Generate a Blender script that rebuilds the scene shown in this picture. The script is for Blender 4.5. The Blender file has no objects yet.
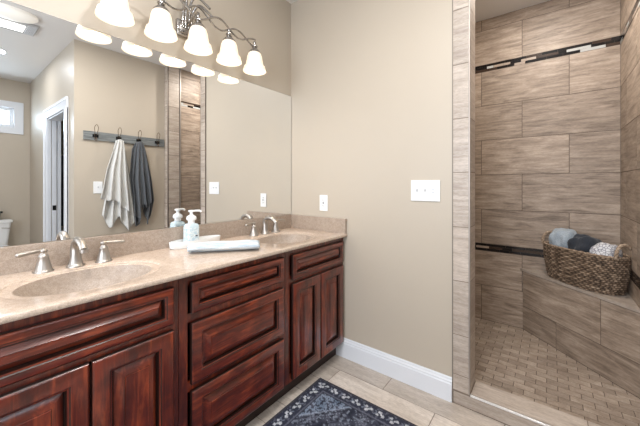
import bpy, bmesh, math, random
from mathutils import Vector, Matrix, noise
random.seed(7)
PI = math.pi
C = bpy.context.scene.collection
# ---------------------------------------------------------------- camera
cam_d = bpy.data.cameras.new('camera'); cam = bpy.data.objects.new('camera', cam_d); C.objects.link(cam)
cam.location = (-1.7659, -1.653, 1.2014)
cam.rotation_euler = (PI/2, 0, math.radians(37.587-90))
cam_d.sensor_width = 36; cam_d.lens = 300.16/640*36
cam_d.shift_y = -28.54/640; cam_d.clip_start = .02
bpy.context.scene.camera = cam
# ---------------------------------------------------------------- world, view
w = bpy.data.worlds.new('world'); bpy.context.scene.world = w; w.use_nodes = True
w.node_tree.nodes['Background'].inputs[0].default_value = (.75, .87, 1, 1)
w.node_tree.nodes['Background'].inputs[1].default_value = 1.6
vs = bpy.context.scene.view_settings
vs.view_transform = 'Standard'; vs.look = 'None'; vs.exposure = 0.09; vs.gamma = 1; vs.use_curve_mapping = False
# ---------------------------------------------------------------- large lights (alcove window daylight, added left fill, ceiling lamps real and added)
def area(name, loc, rot, sx, sy, power, col, spread=PI):
    l = bpy.data.lights.new(name, 'AREA'); l.shape = 'RECTANGLE'; l.size = sx; l.size_y = sy
    l.energy = power; l.color = col; l.spread = spread
    o = bpy.data.objects.new(name, l); o.location = loc; o.rotation_euler = rot; C.objects.link(o); return o
area('left_fill_light', (-3.02, -1.15, 1.55), (0, -PI/2, 0), 1.3, 1.5, 46, (.86, .92, 1))  # added fill light, shining in by an invented left window
area('daylight_alcove_window', (-1.45, -4.42, 2.13), (PI/2, 0, 0), .8, .3, 17, (.74, .87, 1))
DOWNLIGHTS = [((-1.345, -3.08), 9, (.93, .96, 1)), ((-1.75, -.95), 15, (1, .97, .96)), ((-1.0, -1.32), 15, (1, .97, .93)),
              ((.50, -1.62), 14, (1, .94, .87))]  # first is the alcove lamp; the other three are invented to brighten the room
FIX_X = (-.494, -.687, -.882, -1.077, -1.272); FIX_Y = -.144
# ---------------------------------------------------------------- helpers
H = 2.65
def tagp(o, label=None, cat=None, group=None, kind=None):
    if label: o['label'] = label
    if cat: o['category'] = cat
    if group: o['group'] = group
    if kind: o['kind'] = kind
    return o
def obj(name, bm, mats, parent=None, smooth=False, loc=None):
    bmesh.ops.recalc_face_normals(bm, faces=bm.faces[:])
    me = bpy.data.meshes.new(name); bm.to_mesh(me); bm.free()
    if not isinstance(mats, (list, tuple)): mats = [mats]
    for m in mats: me.materials.append(m)
    o = bpy.data.objects.new(name, me); C.objects.link(o)
    if smooth:
        for p in me.polygons: p.use_smooth = True
        if smooth != 'all':
            try: me.set_sharp_from_angle(angle=math.radians(smooth if smooth is not True else 40))
            except Exception: pass
    if parent: o.parent = parent
    if loc: o.location = loc
    return o
def thing(name, label, cat, loc=(0, 0, 0), rotz=0, group=None):
    o = bpy.data.objects.new(name, None); C.objects.link(o); o.empty_display_size = .05
    o.location = loc; o.rotation_euler = (0, 0, rotz)
    return tagp(o, label, cat, group)
def struct(name, bm, mats, parent=None, smooth=False):
    o = obj(name, bm, mats, parent, smooth)
    if not parent: o['kind'] = 'structure'
    return o
def NB(): return bmesh.new()
def box(bm, x0, x1, y0, y1, z0, z1, mi=0, bev=0):
    x0, x1 = sorted((x0, x1)); y0, y1 = sorted((y0, y1)); z0, z1 = sorted((z0, z1))
    v = [bm.verts.new(p) for p in ((x0,y0,z0),(x1,y0,z0),(x1,y1,z0),(x0,y1,z0),(x0,y0,z1),(x1,y0,z1),(x1,y1,z1),(x0,y1,z1))]
    fs = [bm.faces.new([v[i] for i in q]) for q in ((0,3,2,1),(4,5,6,7),(0,1,5,4),(1,2,6,5),(2,3,7,6),(3,0,4,7))]
    for f in fs: f.material_index = mi
    if bev:
        es = list({e for f in fs for e in f.edges})
        r = bmesh.ops.bevel(bm, geom=es, offset=bev, segments=2, affect='EDGES', profile=.5)
        for f in r['faces']: f.material_index = mi
    return fs
def lathe(bm, prof, c=(0,0,0), seg=32, sx=1, sy=1, mi=0, M=None):
    rings = []
    for r, z in prof:
        ring = []
        for k in range(seg):
            a = 2*PI*k/seg
            p = Vector((r*math.cos(a)*sx, r*math.sin(a)*sy, z))
            if M: p = M @ p
            ring.append(bm.verts.new(p+Vector(c)))
        rings.append(ring)
    for a, b in zip(rings, rings[1:]):
        for k in range(seg):
            f = bm.faces.new((a[k], a[(k+1) % seg], b[(k+1) % seg], b[k])); f.material_index = mi
    if prof[0][0] > 1e-5: bm.faces.new(rings[0][::-1]).material_index = mi
    if prof[-1][0] > 1e-5: bm.faces.new(rings[-1]).material_index = mi
    return rings
def tube(bm, pts, r, seg=10, mi=0, caps=True):
    pts = [Vector(p) for p in pts]; n = len(pts)
    rr = r if isinstance(r, (list, tuple)) else [r]*n
    t0 = (pts[1]-pts[0]).normalized()
    up = Vector((0,0,1)) if abs(t0.z) < .9 else Vector((1,0,0))
    nrm = t0.cross(up).normalized(); rings = []
    for i, p in enumerate(pts):
        t = (pts[min(i+1, n-1)]-pts[max(i-1, 0)]).normalized()
        nrm = (nrm-t*nrm.dot(t)).normalized(); b = t.cross(nrm)
        rings.append([bm.verts.new(p+(nrm*math.cos(2*PI*k/seg)+b*math.sin(2*PI*k/seg))*rr[i]) for k in range(seg)])
    for a, b in zip(rings, rings[1:]):
        for k in range(seg):
            bm.faces.new((a[k], a[(k+1) % seg], b[(k+1) % seg], b[k])).material_index = mi
    if caps:
        bm.faces.new(rings[0][::-1]).material_index = mi; bm.faces.new(rings[-1]).material_index = mi
def spline(ctrl, n=12):
    P = [Vector(p) for p in ctrl]; P = [P[0]*2-P[1]]+P+[P[-1]*2-P[-2]]; out = []
    for i in range(1, len(P)-2):
        for k in range(n):
            t = k/n; a, b, c_, d = P[i-1], P[i], P[i+1], P[i+2]
            out.append(.5*((2*b)+(c_-a)*t+(2*a-5*b+4*c_-d)*t*t+(3*b-a-3*c_+d)*t**3))
    out.append(P[-2]); return out
# ---------------------------------------------------------------- materials
class MT:
    def __init__(s, name, rough=.5, metal=0, col=(.8,.8,.8)):
        s.m = bpy.data.materials.new(name); s.m.use_nodes = True; s.t = s.m.node_tree; s.b = s.t.nodes['Principled BSDF']
        s.b.inputs['Base Color'].default_value = (*col, 1); s.b.inputs['Roughness'].default_value = rough; s.b.inputs['Metallic'].default_value = metal
    def n(s, ty, **kw):
        x = s.t.nodes.new(ty)
        for k, v in kw.items():
            if k in x.inputs: x.inputs[k].default_value = v
            else: setattr(x, k, v)
        return x
    def l(s, a, b): s.t.links.new(a, b)
    def coord(s, kind='Object', scale=(1,1,1)):
        t = s.n('ShaderNodeTexCoord'); mp = s.n('ShaderNodeMapping'); mp.inputs['Scale'].default_value = scale
        s.l(t.outputs[kind], mp.inputs[0]); return mp.outputs[0]
    def noise(s, vec, scale=5, detail=4, rough=.5, dist=0):
        x = s.n('ShaderNodeTexNoise'); x.inputs['Scale'].default_value = scale; x.inputs['Detail'].default_value = detail
        x.inputs['Roughness'].default_value = rough; x.inputs['Distortion'].default_value = dist; s.l(vec, x.inputs['Vector']); return x.outputs['Fac']
    def ramp(s, fac, stops):
        x = s.n('ShaderNodeValToRGB'); e = x.color_ramp.elements
        while len(e) < len(stops): e.new(.5)
        for q, (p, c) in zip(e, stops): q.position = p; q.color = (*c, 1)
        s.l(fac, x.inputs[0]); return x.outputs[0]
    def mix(s, a, b, fac, mode='MIX'):
        x = s.n('ShaderNodeMix', data_type='RGBA', blend_type=mode)
        for inp, v in ((x.inputs[6], a), (x.inputs[7], b), (x.inputs[0], fac)):
            if hasattr(v, 'links'): s.l(v, inp)
            elif isinstance(v, tuple): inp.default_value = (*v, 1)
            else: inp.default_value = v
        return x.outputs[2]
    def bump(s, h, strength=.2, dist=.002):
        x = s.n('ShaderNodeBump'); x.inputs['Strength'].default_value = strength; x.inputs['Distance'].default_value = dist
        s.l(h, x.inputs['Height']); s.l(x.outputs[0], s.b.inputs['Normal'])
    def base(s, c): s.l(c, s.b.inputs['Base Color'])
def plain(name, col, rough=.5, metal=0, bump=0, bs=200, var=0):
    m = MT(name, rough, metal, col)
    v = m.coord('Object')
    n = m.noise(v, bs, 3)
    k = 1-var
    m.base(m.ramp(n, [(.3, tuple(c*k for c in col)), (.7, tuple(min(1, c*(1+var)) for c in col))]))
    if bump: m.bump(n, bump)
    return m.m
M_paint = plain('beige_wall_paint', (.505, .443, .363), .42, bump=.06, bs=160, var=.012)
M_ceil = plain('white_ceiling_paint', (.72, .70, .68), .6, bump=.1, bs=120, var=.01)
M_white = plain('white_gloss_trim', (.74, .765, .81), .3, var=.005)
M_plate = plain('white_plastic', (.83, .84, .85), .3, var=.003)
M_slot = plain('dark_slot', (.12, .12, .13), .5)
M_nickel = plain('brushed_nickel', (.44, .405, .37), .43, 1, bump=.03, bs=400, var=.03)
M_chrome = plain('satin_nickel', (.42, .40, .38), .25, 1)
M_edge = plain('satin_edge_metal', (.36, .32, .285), .45, .6)
M_ceramic = plain('white_ceramic', (.82, .82, .81), .12)
M_black = plain('black_iron', (.012, .012, .013), .45, .6)
M_wire = plain('brown_wire', (.12, .08, .05), .45, .7)
M_grout = plain('tan_grout', (.125, .092, .07), .85, bump=.3, var=.05)
M_grout_l = plain('light_grout', (.21, .165, .13), .85, bump=.3, var=.05)
M_core = plain('wall_core', (.5, .45, .38), .8)
def tile_mat(name, dark, mid, light, rough=.38, vs=26, us=1.6, contrast=1):
    m = MT(name, rough)
    v = m.coord('UV', (us, vs, 1)); v2 = m.coord('UV', (us*.6, vs*.22, 1)); v3 = m.coord('UV', (us*9, vs*3.6, 1))
    n1 = m.noise(v, 1.6, 5, .6, .5); n2 = m.noise(v2, 2.0, 4, .55, .9); n3 = m.noise(v3, 1.5, 3, .6)
    a = m.ramp(n1, [(.33, dark), (.5, mid), (.66, light)])
    b = m.ramp(n2, [(.36, dark), (.54, mid), (.68, light)])
    c = m.mix(a, b, .5)
    d = m.mix(c, m.ramp(n3, [(.35, (.72,.70,.68)), (.6, (1.06,1.05,1.04))]), .55, 'MULTIPLY')
    at = m.n('ShaderNodeAttribute', attribute_name='rnd')
    e = m.mix(d, m.ramp(at.outputs['Fac'], [(0, (.80,.79,.78)), (1, (1.12,1.12,1.12))]), 1., 'MULTIPLY')
    m.base(e); m.bump(n3, .08, .001)
    return m.m
M_tile = tile_mat('travertine_look_tile', (.19, .142, .106), (.39, .305, .238), (.56, .46, .375), vs=36, us=3.4, rough=.5)
M_jamb = tile_mat('pale_travertine_tile', (.34, .28, .235), (.49, .42, .36), (.61, .54, .475), vs=34, us=3.4)
M_floor = tile_mat('wood_look_plank_tile', (.50, .435, .375), (.64, .57, .505), (.74, .675, .61), .3, 26, 3)
M_mos = tile_mat('small_stone_tile', (.29, .225, .175), (.42, .34, .275), (.52, .44, .37), .5, 18, 6)
M_slab = tile_mat('stone_bench_slab', (.30, .25, .21), (.43, .365, .31), (.52, .45, .39), .3, 10, 2)
M_g_black = plain('black_glass_tile', (.012, .010, .010), .12)
M_g_brown = plain('brown_glass_tile', (.055, .035, .026), .15)
M_g_silver = plain('silver_glass_tile', (.50, .50, .48), .2)
M_g_tan = plain('tan_glass_tile', (.38, .30, .24), .25)
def wood(name, scale, k=1):
    m = MT(name, .30)
    v = m.coord('Object', scale); vb = m.coord('Object', (3, 3, 3))
    n1 = m.noise(v, 3.0, 6, .65, .8); n2 = m.noise(vb, 1.9, 4, .6, .4)
    a = m.ramp(n1, [(.26, (.045*k, .0065*k, .0035*k)), (.5, (.135*k, .0185*k, .0075*k)), (.75, (.38*k, .075*k, .024*k))])
    b = m.ramp(n2, [(.34, (.30, .28, .32)), (.62, (1.25, 1.2, 1.15))])
    m.base(m.mix(a, b, .8, 'MULTIPLY')); m.bump(n1, .05, .001)
    m.b.inputs['Coat Weight'].default_value = .5; m.b.inputs['Coat Roughness'].default_value = .18
    return m.m
M_wv = wood('cherry_wood_vertical', (14, 14, 1.6))
M_wh = wood('cherry_wood_horizontal', (1.6, 14, 14))
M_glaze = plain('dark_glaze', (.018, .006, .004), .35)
def counter_mat(name, k, rough):
    m = MT(name, rough)
    v = m.coord('Object')
    n1 = m.noise(v, 330, 2); n2 = m.noise(v, 9, 5, .6, 1.2); n3 = m.noise(v, 60, 4, .7)
    a = m.ramp(n1, [(.3, (.47*k, .375*k, .30*k)), (.5, (.60*k, .485*k, .395*k)), (.72, (.68*k, .57*k, .48*k))])
    b = m.ramp(n2, [(.3, (.94, .93, .92)), (.7, (1.05, 1.05, 1.05))])
    c = m.mix(a, b, 1., 'MULTIPLY'); d = m.mix(c, m.ramp(n3, [(.35, (.86,.84,.82)), (.6, (1.04,1.04,1.04))]), 1., 'MULTIPLY')
    m.base(d); return m.m
M_counter = counter_mat('speckled_cultured_marble', 1.0, .16)
M_bowl = counter_mat('speckled_sink_marble', .66, .42)
M_splash = counter_mat('speckled_splash_marble', .68, .28)
def mirror_mat():
    m = MT('silvered_mirror', .0, 1, (.92, .93, .93)); return m.m
M_mirror = mirror_mat()
def emis(name, col, st, base=(.9,.88,.85)):
    m = MT(name, .4, 0, base); m.b.inputs['Emission Color'].default_value = (*col, 1); m.b.inputs['Emission Strength'].default_value = st; return m.m
M_shade = emis('frosted_lit_glass', (1, .83, .62), .72, (.50,.47,.42))
M_bulb = emis('lit_bulb', (1, .82, .60), 30)
M_lens = emis('lit_ceiling_lens', (1, .98, .95), 4)
M_glare = emis('cream_glare_glow', (1, .97, .9), .22, (.85,.83,.78))  # faint glow imitating a glare blob, not a lamp
def glass(name, col=(1,1,1), tr=.9):
    m = MT(name, .02, 0, col); t = m.t
    g = m.n('ShaderNodeBsdfTransparent'); g.inputs[0].default_value = (*col, 1)
    mx = m.n('ShaderNodeMixShader'); mx.inputs[0].default_value = 1-tr
    m.l(g.outputs[0], mx.inputs[1]); m.l(m.b.outputs[0], mx.inputs[2]); m.l(mx.outputs[0], t.nodes['Material Output'].inputs[0]); return m.m
M_glass = glass('window_glass', (.97, .99, 1), .9)
M_clear = glass('clear_plastic', (.75, .88, .93), .3)
def cloth(name, col, scale=500, var=.12, bump=.5):
    m = MT(name, .95, 0, col); v = m.coord('Object'); n = m.noise(v, scale, 3, .7); n2 = m.noise(v, 18, 3)
    a = m.ramp(n, [(.25, tuple(c*(1-var*1.6) for c in col)), (.7, tuple(min(1, c*(1+var)) for c in col))])
    m.base(a); m.bump(n, bump, .003)
    m.b.inputs['Sheen Weight'].default_value = .2
    return m.m
# ================================================================= STRUCTURE
def tiles(name, O, U, V, N, rects, mat, grout, ext, kind=True, thick=.010, gap=.0021, mats=None, parent=None, rise=.0015):
    """ext=(u0,u1,v0,v1) grout slab; rects = list of (u0,u1,v0,v1[,material index])"""
    bm = NB(); O, U, V, N = map(Vector, (O, U, V, N))
    uvl = bm.loops.layers.uv.new('UVMap'); rl = bm.faces.layers.float.new('rnd')
    def prism(u0, u1, v0, v1, n0, n1, mi, rnd, off, bev=0):
        q = [(u0,v0),(u1,v0),(u1,v1),(u0,v1)]
        b = [bm.verts.new(O+U*u+V*v+N*n0) for u, v in q]; t = [bm.verts.new(O+U*u+V*v+N*n1) for u, v in q]
        fs = [bm.faces.new(t), bm.faces.new(b[::-1])]+[bm.faces.new((b[i], b[(i+1) % 4], t[(i+1) % 4], t[i])) for i in range(4)]
        for f in fs:
            f.material_index = mi; f[rl] = rnd
            for lp in f.loops:
                d = lp.vert.co-O; lp[uvl].uv = (d.dot(U)+off[0], d.dot(V)+off[1]+d.dot(N))
    if ext: prism(*ext, -thick, 0, 0, .5, (0, 0))
    for r in rects:
        mi = r[4] if len(r) > 4 else 1
        if r[1]-r[0] < .004 or r[3]-r[2] < .004: continue
        prism(r[0]+gap, r[1]-gap, r[2]+gap, r[3]-gap, -.002, rise, mi, random.random(), (random.uniform(0, 40), random.uniform(0, 40)))
    o = obj(name, bm, mats or [grout, mat], parent)
    if kind: o['kind'] = 'structure'
    return o
def rows(zs, par, u0, u1, jA, L=.6):
    out = []
    for (z0, z1), p in zip(zs, par):
        j = jA+(L/2 if p else 0)
        a = j-math.ceil((j-u0)/L)*L
        while a < u1:
            out.append((max(a, u0), min(a+L, u1), z0, z1)); a += L
    return out
ZR = [(.015,.318),(.318,.62),(.683,.985),(.985,1.287),(1.287,1.589),(1.589,1.891),(1.891,2.193),(2.253,2.555),(2.555,2.65)]
PAR = [0,1,0,1,0,1,0,1,0]
# floor: planks run along y, .147 wide, .6 long
fl = []
for i in range(-1, 21):
    off = (0, .3)[i % 2]
    u0 = -(.0 + .147*(i+1)); u1 = u0+.147
    if u0 < -3.0: u0 = -3.0
    a = -.87-off+1.2
    while a > -4.3:
        y1 = min(a, .0); y0 = max(a-.6, -4.29)
        if y1-y0 > .01 and u1 <= .001: fl.append((y0, y1, u0, u1))
        a -= .6
tiles('floor', (0,0,-.0015), (0,1,0), (1,0,0), (0,0,1), fl, M_floor, M_grout_l, (-4.3, 0, -3.0, 0), gap=.0020)
# closet floor + shower floor
m = NB(); box(m, 0, 1.3, -4.3, -2.24, -.02, 0); struct('floor_closet', m, M_core)
ms = []
for i in range(24):
    x0 = .12+i*.052
    a = -2.1-(.052 if i % 2 else 0)
    while a < -.9:
        u0, u1 = max(a, -2.043), min(a+.104, -.9)
        x1 = min(x0+.052, 1.21)
        if u1 > u0 and x1 > x0: ms.append((u0, u1, x0, x1))
        a += .104
tiles('floor_shower', (0,0,.013), (0,1,0), (1,0,0), (0,0,1), ms, M_mos, M_grout, (-2.043, -.9, .12, 1.21), gap=.0019, thick=.03)
# ceiling
m = NB(); box(m, -3.1, 1.32, -4.4, .1, H, H+.06); struct('ceiling', m, M_ceil)
# walls
m = NB(); box(m, -3.1, .0, 0, .1, 0, H); struct('wall_back', m, M_paint)
m = NB(); box(m, 0, .14, -1.222, .1, 0, H); struct('wall_right', m, M_paint)
m = NB(); box(m, .141, 1.222, -.89, -.79, 0, H); struct('wall_shower_end', m, M_core)
m = NB(); box(m, 1.222, 1.31, -2.24, -.89, 0, H); struct('wall_shower_core', m, M_core)
m = NB(); box(m, -.892, 0, -2.24, -2.12, 0, H); struct('wall_hooks', m, M_paint)
m = NB(); box(m, 0.0, 1.222, -2.24, -2.056, 0, H); struct('wall_shower_partition', m, M_core)
m = NB()  # door wall, opening y -3.207..-2.41 z<2.0
box(m, -.892, -.772, -2.41, -2.24, 0, H); box(m, -.892, -.772, -4.29, -3.207, 0, H); box(m, -.892, -.772, -3.207, -2.41, 2.0, H)
struct('wall_alcove', m, M_paint)
m = NB()  # far wall with window
WX0, WX1, WZ0, WZ1 = -1.86, -1.05, 1.99, 2.265
box(m, -3.1, WX0, -4.39, -4.29, 0, H); box(m, WX1, 1.31, -4.39, -4.29, 0, H); box(m, WX0, WX1, -4.39, -4.29, 0, WZ0); box(m, WX0, WX1, -4.39, -4.29, WZ1, H)
struct('wall_far', m, M_paint)
m = NB()  # unseen left wall, large opening added to let fill light in
box(m, -3.1, -3.0, -4.29, -1.9, 0, H); box(m, -3.1, -3.0, -.4, 0, 0, H); box(m, -3.1, -3.0, -1.9, -.4, 0, .9); box(m, -3.1, -3.0, -1.9, -.4, 2.2, H)
struct('wall_left', m, M_paint)
m = NB(); box(m, 1.21, 1.31, -4.29, -2.24, 0, H); struct('wall_closet', m, M_paint)
# shower tile faces
bk = rows(ZR, PAR, -2.043, -.9, -1.165, .598)
tiles('wall_shower_back', (1.2115,0,0), (0,1,0), (0,0,1), (-1,0,0), bk, M_tile, M_grout, (-2.05, -.89, 0, H))
sd = rows(ZR, [1-p for p in PAR], .155, 1.211, .155+.25, .598)
tiles('wall_shower_side', (0,-2.0445,0), (1,0,0), (0,0,1), (0,1,0), sd, M_tile, M_grout, (.0, 1.211, 0, H))
JZ = [.076, .164, .382, .676, .970, 1.268, 1.560, 1.855, 2.155, 2.455, 2.65]
jr = [(-1.306, -1.224, a, b) for a, b in zip(JZ, JZ[1:])]
tiles('trim_1', (-.009,0,0), (0,1,0), (0,0,1), (-1,0,0), jr, M_jamb, M_grout_l, (-1.308, -1.222, .0, H), thick=.009)
jr = [(.003, .137, a, b) for a, b in zip(JZ, JZ[1:])]
m = NB(); box(m, 0, .14, -1.30, -1.222, 0, H); struct('wall_jamb_core', m, M_core)
tiles('trim_2', (0,-1.3075,0), (1,0,0), (0,0,1), (0,-1,0), jr, M_jamb, M_grout_l, (-.006, .14, .0, H), thick=.0075)
jr = [(.003, .137, a, b) for a, b in zip(JZ, JZ[1:])]
tiles('trim_3', (0,-2.0425,0), (1,0,0), (0,0,1), (0,1,0), jr, M_jamb, M_grout_l, None)
jr = [(-2.117, -2.046, a, b) for a, b in zip(JZ, JZ[1:])]
tiles('trim_4', (-.009,0,0), (0,1,0), (0,0,1), (-1,0,0), jr, M_jamb, M_grout_l, (-2.12, -2.045, .0, H), thick=.009)
# metal edge trims
m = NB(); box(m, -.0125, -.003, -1.3115, -1.3035, .078, H, bev=.001); struct('trim_5', m, M_edge)
m = NB(); box(m, -.011, -.002, -1.2245, -1.2205, .0, H); struct('trim_6', m, plain('bronze_edge', (.22,.19,.16), .5, .3))
m = NB(); box(m, -.011, -.003, -2.0465, -2.039, .078, H); struct('trim_7', m, M_edge)
m = NB(); box(m, .139, .153, -2.0435, -2.032, .078, H); struct('trim_8', m, M_edge)
# curb
cr = [(-2.0, -1.226+.0, .003, .068)]
cr = [(-1.826, -1.226, .003, .070), (-2.12, -1.826, .003, .070)]
tiles('trim_9', (-.009,0,0), (0,1,0), (0,0,1), (-1,0,0), cr, M_jamb, M_grout, (-2.12, -1.3085, 0, .072), thick=.009)
m = NB(); box(m, 0, .13, -2.043, -1.309, 0, .07); struct('trim_10', m, M_core)
tiles('trim_11', (0,0,.0765), (0,1,0), (1,0,0), (0,0,1), [(-1.79, -1.3105, 0.002, .143), (-2.043, -1.79, .002, .143)], M_jamb, M_grout_l, (-2.043, -1.3095, -.002, .143), thick=.0065)
m = NB(); box(m, -.012, -.003, -2.043, -1.3115, .070, .080, bev=.001); struct('trim_12', m, plain('bright_edge_metal', (.75,.74,.72), .3, .5))
m = NB(); box(m, .1305, .143, -2.043, -1.309, .0145, .07); struct('trim_13', m, M_jamb)
# mosaic bands
def band(name, O, U, N, u0, u1, z0):
    rs = []; hs = [.0, .021, .041, .061]
    for k in range(3):
        a = u0-random.uniform(0, .05); last = -1
        while a < u1:
            L = random.choice((.05, .075, .10, .14)); mi = random.choice(PALETTE[k])
            if mi == last == 3: mi = 1
            last = mi
            rs.append((max(a, u0), min(a+L, u1), hs[k], hs[k+1], mi)); a += L
    tiles(name, O, U, (0,0,1), N, rs, None, None, (u0, u1, 0, .061), thick=.001, gap=.0007, mats=[M_grout, M_g_black, M_g_brown, M_g_silver, M_g_tan], rise=.0028)
PALETTE = ((3,2,3,1,4,1), (1,2,1,3,4,1), (1,1,2,1))
random.seed(12)
band('trim_14', (1.2100,0,2.192), (0,1,0), (-1,0,0), -2.042, -.9, 0)
band('trim_15', (0,-2.043,2.192), (1,0,0), (0,1,0), .155, 1.209, 0)
PALETTE = ((1,1,2,1), (2,1,4,2,1), (1,1,1,2))
random.seed(5)
band('trim_16', (1.2100,0,.621), (0,1,0), (-1,0,0), -2.042, -.9, 0)
band('trim_17', (0,-2.043,.621), (1,0,0), (0,1,0), .155, 1.209, 0)
# bench (corner, triangular)
bench = tagp(bpy.data.objects.new('shower_bench', None), kind='structure'); C.objects.link(bench)
bench.name = 'trim_18'
m = NB()
def tri(bm, pts, z0, z1, mi=0):
    b = [bm.verts.new((*p, z0)) for p in pts]; t = [bm.verts.new((*p, z1)) for p in pts]
    for f in [bm.faces.new(t), bm.faces.new(b[::-1])]+[bm.faces.new((b[i], b[(i+1) % 3], t[(i+1) % 3], t[i])) for i in range(3)]: f.material_index = mi
E0 = .006
tri(m, [(1.2095, -1.463-.012), (1.2095, -2.0425), (.63+.012, -2.0425)], .0145, .492)
obj('bench_core', m, M_core, bench)
s2 = math.sqrt(.5)
fr = [(.003,.608,.205,.488),(.608,.815,.205,.488),(.003,.303,.017,.205),(.303,.815,.017,.205)]
tiles('bench_front', (1.2085-.0035, -1.463-.0050, 0), (-s2,-s2,0), (0,0,1), (-s2,s2,0), fr, M_tile, M_grout, (.003, .812, .0145, .490), kind=False, thick=.004, parent=bench)
m = NB(); rl = m.faces.layers.float.new('rnd'); uvl = m.loops.layers.uv.new('UVMap')
tri(m, [(1.209, -1.452), (1.209, -2.0425), (.6185, -2.0425)], .491, .511)
for f in m.faces:
    f[rl] = .6
    for lp in f.loops: lp[uvl].uv = ((lp.vert.co.x+lp.vert.co.y)*.7, (lp.vert.co.x-lp.vert.co.y)*.7+lp.vert.co.z)
obj('bench_top', m, M_slab, bench)
# baseboards
def baseboard(name, p0, p1, n):
    p0, p1, n = Vector((*p0,0)), Vector((*p1,0)), Vector((*n,0)); bm = NB()
    prof = [(0,.0),(.016,.0),(.016,.098),(.013,.103),(.013,.112),(.008,.118),(.007,.126),(.003,.132),(0,.132)]
    A = [bm.verts.new(p0+n*d+Vector((0,0,z))) for d, z in prof]; B = [bm.verts.new(p1+n*d+Vector((0,0,z))) for d, z in prof]
    for i in range(len(prof)): j = (i+1) % len(prof); bm.faces.new((A[i], A[j], B[j], B[i]))
    bm.faces.new(A); bm.faces.new(B[::-1])
    return struct(name, bm, M_white)
baseboard('baseboard_right', (0,-.448), (0,-1.2195), (-1,0))
baseboard('baseboard_hooks', (-.892,-2.12), (-.0115,-2.12), (0,1))
baseboard('baseboard_alcove', (-.892,-3.32), (-.892,-4.27), (-1,0))
baseboard('baseboard_far', (-2.98,-4.29), (-.91,-4.29), (0,1))
baseboard('baseboard_left', (-3.0,-4.27), (-3.0,-.0), (1,0))
baseboard('baseboard_back', (-2.98,0), (-1.83,0), (0,-1))
# door_1 casing
door = tagp(bpy.data.objects.new('door_1', None), kind='structure'); C.objects.link(door)
m = NB()
X = -.892
for y0, y1 in ((-2.305,-2.415),(-3.20,-3.315)):
    box(m, X-.018, X, y0, y1, 0, 2.0, bev=.004); ya, yb = (y0, y0-.022) if y0 > -3 else (y1, y1+.022); box(m, X-.026, X-.002, ya, yb, 0, 2.0, bev=.004)
box(m, X-.018, X, -2.305, -3.315, 2.0, 2.105, bev=.004); box(m, X-.026, X-.002, -2.30, -3.32, 2.085, 2.11, bev=.004)
obj('door_casing', m, M_white, door)
m = NB()
box(m, -.892, -.866, -3.205, -3.19, 0, 1.99); box(m, -.806, -.772, -3.205, -3.19, 0, 1.99); box(m, -.892, -.772, -2.425, -2.41, 0, 1.99); box(m, -.892, -.772, -3.205, -2.41, 1.985, 2.0)

obj('door_jamb', m, M_white, door)
m = NB(); box(m, -.858, -.814, -3.206, -3.185, .01, 1.984, bev=.002); obj('pocket_door_leaf', m, M_white, door)
m = NB(); box(m, -.853, -.819, -3.1865, -3.184, .885, .945); obj('latch_plate', m, M_black, door)
# windows
def window(name, fn, parts):
    w_ = tagp(bpy.data.objects.new(name, None), kind='structure'); C.objects.link(w_)
    for nm, bxs, mat in parts:
        bm = NB()
        for b in bxs: box(bm, *b, bev=.003 if nm != 'pane' else 0)
        obj(nm, bm, mat, w_)
    return w_
y = -4.29
window('window_1', None, [
 ('window_casing', [(WX0-.095,WX0+.005,y,y+.02,WZ0-.085,WZ1+.085),(WX1-.005,WX1+.092,y,y+.02,WZ0-.085,WZ1+.085),(WX0,WX1,y,y+.02,WZ1-.005,WZ1+.085),(WX0,WX1,y,y+.02,WZ0-.085,WZ0+.005)], M_white),
 ('window_frame', [(WX0,WX0+.045,y-.08,y-.03,WZ0,WZ1),(WX1-.045,WX1,y-.08,y-.03,WZ0,WZ1),(WX0+.04,WX1-.04,y-.08,y-.03,WZ1-.045,WZ1),(WX0+.04,WX1-.04,y-.08,y-.03,WZ0,WZ0+.045)], M_white),
 ('pane', [(WX0+.04,WX1-.04,y-.057,y-.053,WZ0+.04,WZ1-.04)], M_glass)])
x = -3.0
window('fill_window', None, [  # unseen window, added only as an opening for fill light
 ('window_casing', [(x,x+.02,-1.99,-1.89,.82,2.29),(x,x+.02,-.41,-.31,.82,2.29),(x,x+.02,-1.9,-.4,2.19,2.29),(x,x+.03,-1.9,-.4,.82,.91)], M_white),
 ('window_frame', [(x-.08,x-.03,-1.9,-1.85,.9,2.2),(x-.08,x-.03,-.45,-.4,.9,2.2),(x-.08,x-.03,-1.85,-.45,2.15,2.2),(x-.08,x-.03,-1.85,-.45,.9,.95),(x-.08,x-.03,-1.175,-1.125,.95,2.15)], M_white)])
# closet contents
t = thing('closet_rod', 'metal rod across the dark closet beyond the white door casing', 'rod')
m = NB(); tube(m, [(-.77,-3.9,1.72),(1.208,-3.9,1.72)], .014); obj('rod', m, M_nickel, t)
M_navy = cloth('navy_cloth', (.018,.024,.045), 200)
def garment(x, mat, label, w=.2):
    t = thing('hanging_shirt', label, 'shirt', (x,-3.9,0), 0, 'shirts in the closet')
    bm = NB(); prof = [(.03,1.62),(.12,1.60),(w,1.52),(w*.97,1.2),(w,.75),(w*1.05,.62)]
    Mx = Matrix.Diagonal((.22, 1, 1, 1)); lathe(bm, prof, seg=28, M=Mx)
    for v in bm.verts: v.co.x += .012*math.sin(v.co.y*50+v.co.z*3)
    obj('cloth_body', bm, mat, t, True)
    bm = NB(); tube(bm, spline([(0,0,1.615),(0,0,1.66),(0,.018,1.70),(0,.004,1.739),(0,-.016,1.725)],6), .0025, 6); obj('hanger', bm, M_wire, t)
garment(-.60, M_navy, 'dark navy shirt hanging in the closet beside the door opening')
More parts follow.
